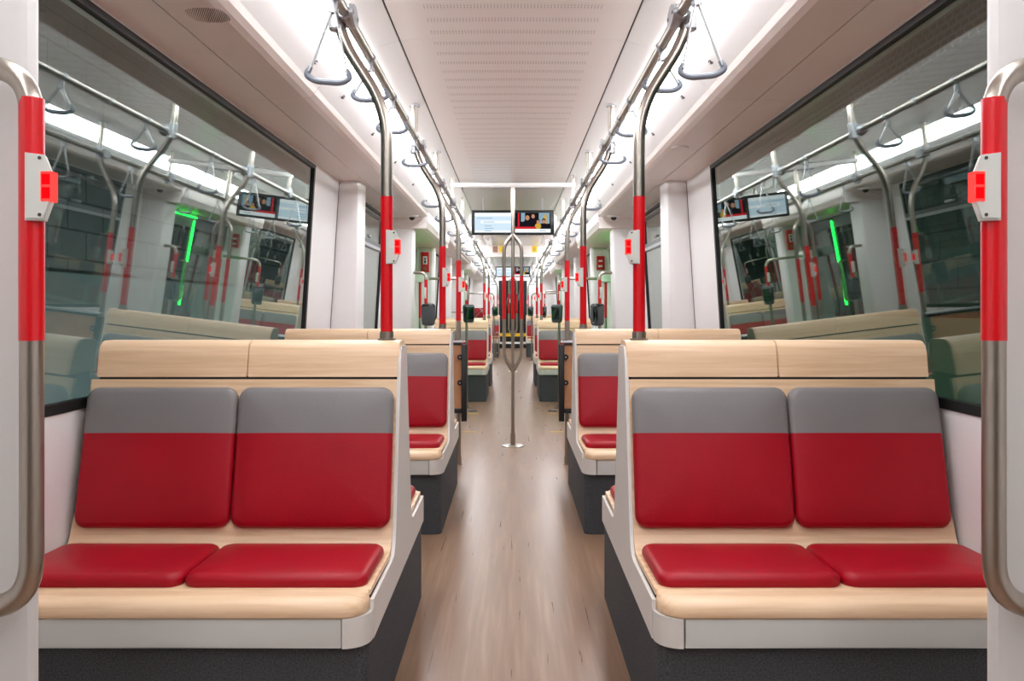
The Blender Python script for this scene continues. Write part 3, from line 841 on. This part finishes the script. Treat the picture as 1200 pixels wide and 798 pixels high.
# quarter-turn latches on the coves
for s in (-1, 1):
    g0 = None
    for y, nm in ((3.33, 'nearest of the row'), (3.88, 'second of the row'), (4.7, 'third of the row'), (5.6, 'fourth of the row'), (6.6, 'fifth of the row'), (7.6, 'sixth of the row')):
        lab = 'tiny dark latch on the white %s cove, %s' % (pos[s], nm)
        cx, cu = .772, .965
        if g0 is None:
            bm = nb(); n = Vector((-s*.73, 0, -.68)); c = Vector((s*cx, y, H+cu))
            tube(bm, [c-n*.002, c+n*.006], .009, 10); box(bm, c.x-.006, c.x+.006, c.y-.014, c.y+.002, c.z-.010, c.z-.003)
            g0 = tag(obj('cove_latch', bm, M['screw'], loc=tuple(c)), lab, 'latch', 'latches on the %s cove' % pos[s])
        else: dup(g0, (0, y-3.33, 0), lab)

# ceiling light strips
ln = 0
for s in (-1, 1):
    seg = [(-1.3, 1.2), (1.215, 3.55), (3.565, 5.6), (5.615, 7.6), (7.615, 10.8), (10.815, 13.9), (13.915, 17.0), (17.015, 20.0), (20.015, 25.3)]
    nm = ['its near end above the partition', 'above the nearest bench', 'above the second bench', 'above the central pole', 'over the doorway',
          'above the third bench', 'before the far doorway', 'over the far doorway', 'at the far end of the car']
    for (a, b), k in zip(seg, nm):
        r = thing('ceiling_light', 'glowing white strip on the %s cove, %s' % (pos[s], k), 'light', (s*.67, (a+b)/2, H+1.04), 'light strips on the %s cove' % pos[s])
        bm = nb(); strip_profile(bm, s, [(.7335, 1.006), (.722, 1.000), (.700, 1.006), (.650, 1.036), (.615, 1.060), (.603, 1.072), (.601, 1.083)], a, b, .01); obj('diffuser', bm, M['lamp'], r)

# displays
def display(Y, label):
    w = .415; zt, zb = H+.996, H+.748
    r = thing('ceiling_display', label, 'display', (0, Y, zt))
    bm = nb(); box(bm, -w, w, Y, Y+.05, zb, zt, .006); obj('casing', bm, M['black'], r)
    bm = nb()
    for x in (-.3, .3): box(bm, x-.008, x+.008, Y+.015, Y+.035, zt-.01, H+1.135)
    obj('hanger', bm, M['alu'], r)
    def quad(bm, x0, x1, z0, z1, d, mi):
        f = bm.faces.new([bm.verts.new(p) for p in ((x0, Y-d, z0), (x1, Y-d, z0), (x1, Y-d, z1), (x0, Y-d, z1))]); f.material_index = mi
    def disc(bm, cx, cz, rx, rz, d, mi):
        f = bm.faces.new([bm.verts.new((cx+rx*math.cos(a*PI/8), Y-d, cz+rz*math.sin(a*PI/8))) for a in range(16)]); f.material_index = mi
    a = nb(); x0, x1, z0, z1 = -w+.03, -.012, zb+.022, zt-.028
    quad(a, x0, x1, z0, z1, .001, 0); quad(a, x0, x1, z1-.035, z1, .0015, 2)
    quad(a, x0+.06, x1, z1-.105, z1-.078, .0015, 2); quad(a, x0, x1, z0, z0+.022, .0015, 2)
    quad(a, x0+.02, x0+.18, z1-.058, z1-.05, .002, 1); quad(a, x0+.09, x0+.2, z1-.095, z1-.088, .002, 1)
    for i in range(3): quad(a, x0+.10, x0+.17+.02*(i % 2), z1-.135-.025*i, z1-.128-.025*i, .002, 1)
    obj('route_screen', a, [M['scr_b'], M['scr_l'], M['scr_w']], r)
    a = nb(); x0, x1 = .022, w-.035
    quad(a, x0, x1, z0, z1, .001, 0); quad(a, x0+.028, x0+.045, z0+.06, z1, .0015, 2)
    quad(a, x0+.06, x0+.10, z0+.11, z1, .0015, 5); quad(a, x0+.24, x1-.01, z0+.09, z1, .0015, 5); quad(a, x1-.07, x1-.04, z0+.06, z1-.02, .0018, 4)
    for cx, cz, q in ((.125, .150, 1.15), (.182, .165, .95), (.232, .108, .85), (.290, .112, .9)):
        c0 = x0+cx; zz = z0+cz
        disc(a, c0, zz-.052*q, .038*q, .036*q, .002, 4 if cx > .2 and cx < .25 else 0)
        disc(a, c0, zz+.006, .021*q, .028*q, .0022, 0); disc(a, c0, zz-.002, .018*q, .022*q, .0025, 3)
    quad(a, x0, x0+.21, z0+.036, z0+.058, .003, 2); quad(a, x0, x1, z0, z0+.036, .003, 1); quad(a, x0+.25, x0+.31, z0+.016, z0+.022, .0035, 5)
    obj('advert_screen', a, [M['scr_k'], M['scr_w'], M['scr_r'], M['scr_s'], M['scr_y'], M['scr_t']], r)
display(8.6, 'wide black twin-screen display hanging over the aisle')
display(20.0, 'small distant twin-screen display, seen below the nearer one')

# floor fittings
for s in (-1, 1):
    bm = nb(); zf = floor_z(9.75); tube(bm, [(s*.455, 9.75, zf), (s*.455, 9.75, zf+.012), (s*.455, 9.75, zf+.014)], [.05, .05, .03], 20)
    tag(obj('floor_socket', bm, M['dark'], loc=(s*.455, 9.75, zf)), 'small dark round socket in the floor %s of the aisle, beyond the framed board' % pos[s], 'floor socket')
    for Y, x0, x1, nm in ((9.5, .38, .50, 'far'), (8.0, .35, .48, 'near')):
        bm = nb(); z = floor_z(Y); zz = floor_z(Y+.03)
        vs = [(s*x0, Y, z+.0004), (s*x1, Y, z+.0004), (s*x1, Y+.03, zz+.0004), (s*x0, Y+.03, zz+.0004)]
        top = [bm.verts.new((a, b, c+.0015)) for a, b, c in vs]; bot = [bm.verts.new(v) for v in vs]
        bm.faces.new(top); bm.faces.new(bot)
        for k in range(4): bm.faces.new((top[k], top[(k+1) % 4], bot[(k+1) % 4], bot[k]))
        tag(obj('floor_marking', bm, M['yellow'], loc=(s*(x0+x1)/2, Y, z)), '%s thin yellow line on the floor, %s side' % (nm, pos[s]), 'floor marking')

# folded tip-up seat with crossed bars, far left
r = thing('folding_seat', 'dark red folded seat with crossed steel bars far off on the left', 'folding seat', (-.6, 15.4, .85))
bm = nb(); box(bm, -.70, -.50, 15.4, 15.45, .90, 1.08, .02); obj('pad', bm, M['red'], r)
bm = nb(); tube(bm, [(-.69, 15.38, .9), (-.52, 15.38, 1.07)], .008, 8); tube(bm, [(-.60, 15.38, 1.08), (-.52, 15.38, .97)], .008, 8)
tube(bm, [(-1.2, 15.43, 1.0), (-.6, 15.43, 1.0)], .012, 10); tube(bm, [(-.6, 15.44, -.11), (-.6, 15.44, .95)], .015, 10); obj('frame', bm, M['steel'], r)
# low steel rail and beige side box near the last bench, left
r = thing('low_rail', 'low arched steel rail before the last bench, left of the aisle', 'rail', (-.38, 20.2, -.11))
bm = nb(); tube(bm, fillet([(-.40, 20.2, -.11), (-.40, 20.2, .51), (-.34, 20.2, .51), (-.34, 20.2, -.11)], .03, 5), .013, 10); obj('tube', bm, M['steel'], r)
bm = nb(); tube(bm, [(-.40, 20.2, .02), (-.34, 20.2, .02)], .009, 8); obj('crossbar', bm, M['steel'], r)

# ------------------------------------------------------------------ light
w = bpy.data.worlds.new('World'); bpy.context.scene.world = w; w.use_nodes = True
w.node_tree.nodes['Background'].inputs[0].default_value = (.05, .06, .06, 1)
w.node_tree.nodes['Background'].inputs[1].default_value = .5
def area(name, loc, rot, sx, sy, e, col):
    l = bpy.data.lights.new(name, 'AREA'); l.shape = 'RECTANGLE'; l.size = sx; l.size_y = sy; l.energy = e; l.color = col
    o = bpy.data.objects.new(name, l); C.objects.link(o); o.location = loc; o.rotation_euler = rot
    o['kind'] = 'structure'; return o
area('outside_fill_left', (-1.45, 6, .2), (0, PI/2+.25, 0), .4, 16, 110, (.93, 1, 1))  # added fill, no real fitting: brightens the left outside wall seen through the glass
area('outside_fill_right', (1.45, 8, .2), (0, -PI/2-.25, 0), .4, 16, 60, (.66, 1, .74))  # added green-tinted fill, hidden below the sill, lifts the right outside wall

# ------------------------------------------------------------------ camera
cam = bpy.data.cameras.new('Camera'); co = bpy.data.objects.new('Camera', cam); C.objects.link(co)
co.location = (0, 0, H); co.rotation_euler = (PI/2, 0, 0)
cam.sensor_width = 36; cam.lens = 30.0; cam.shift_x = -1/1200; cam.shift_y = -37/1200
cam.clip_start = .02; cam.clip_end = 100
sc = bpy.context.scene; sc.camera = co
for o in bpy.data.objects:
    if '_o' in o: del o['_o']
sc.view_settings.view_transform = 'Standard'; sc.view_settings.look = 'None'
sc.view_settings.gamma = 1; sc.view_settings.use_curve_mapping = False
sc.view_settings.exposure = 0.16
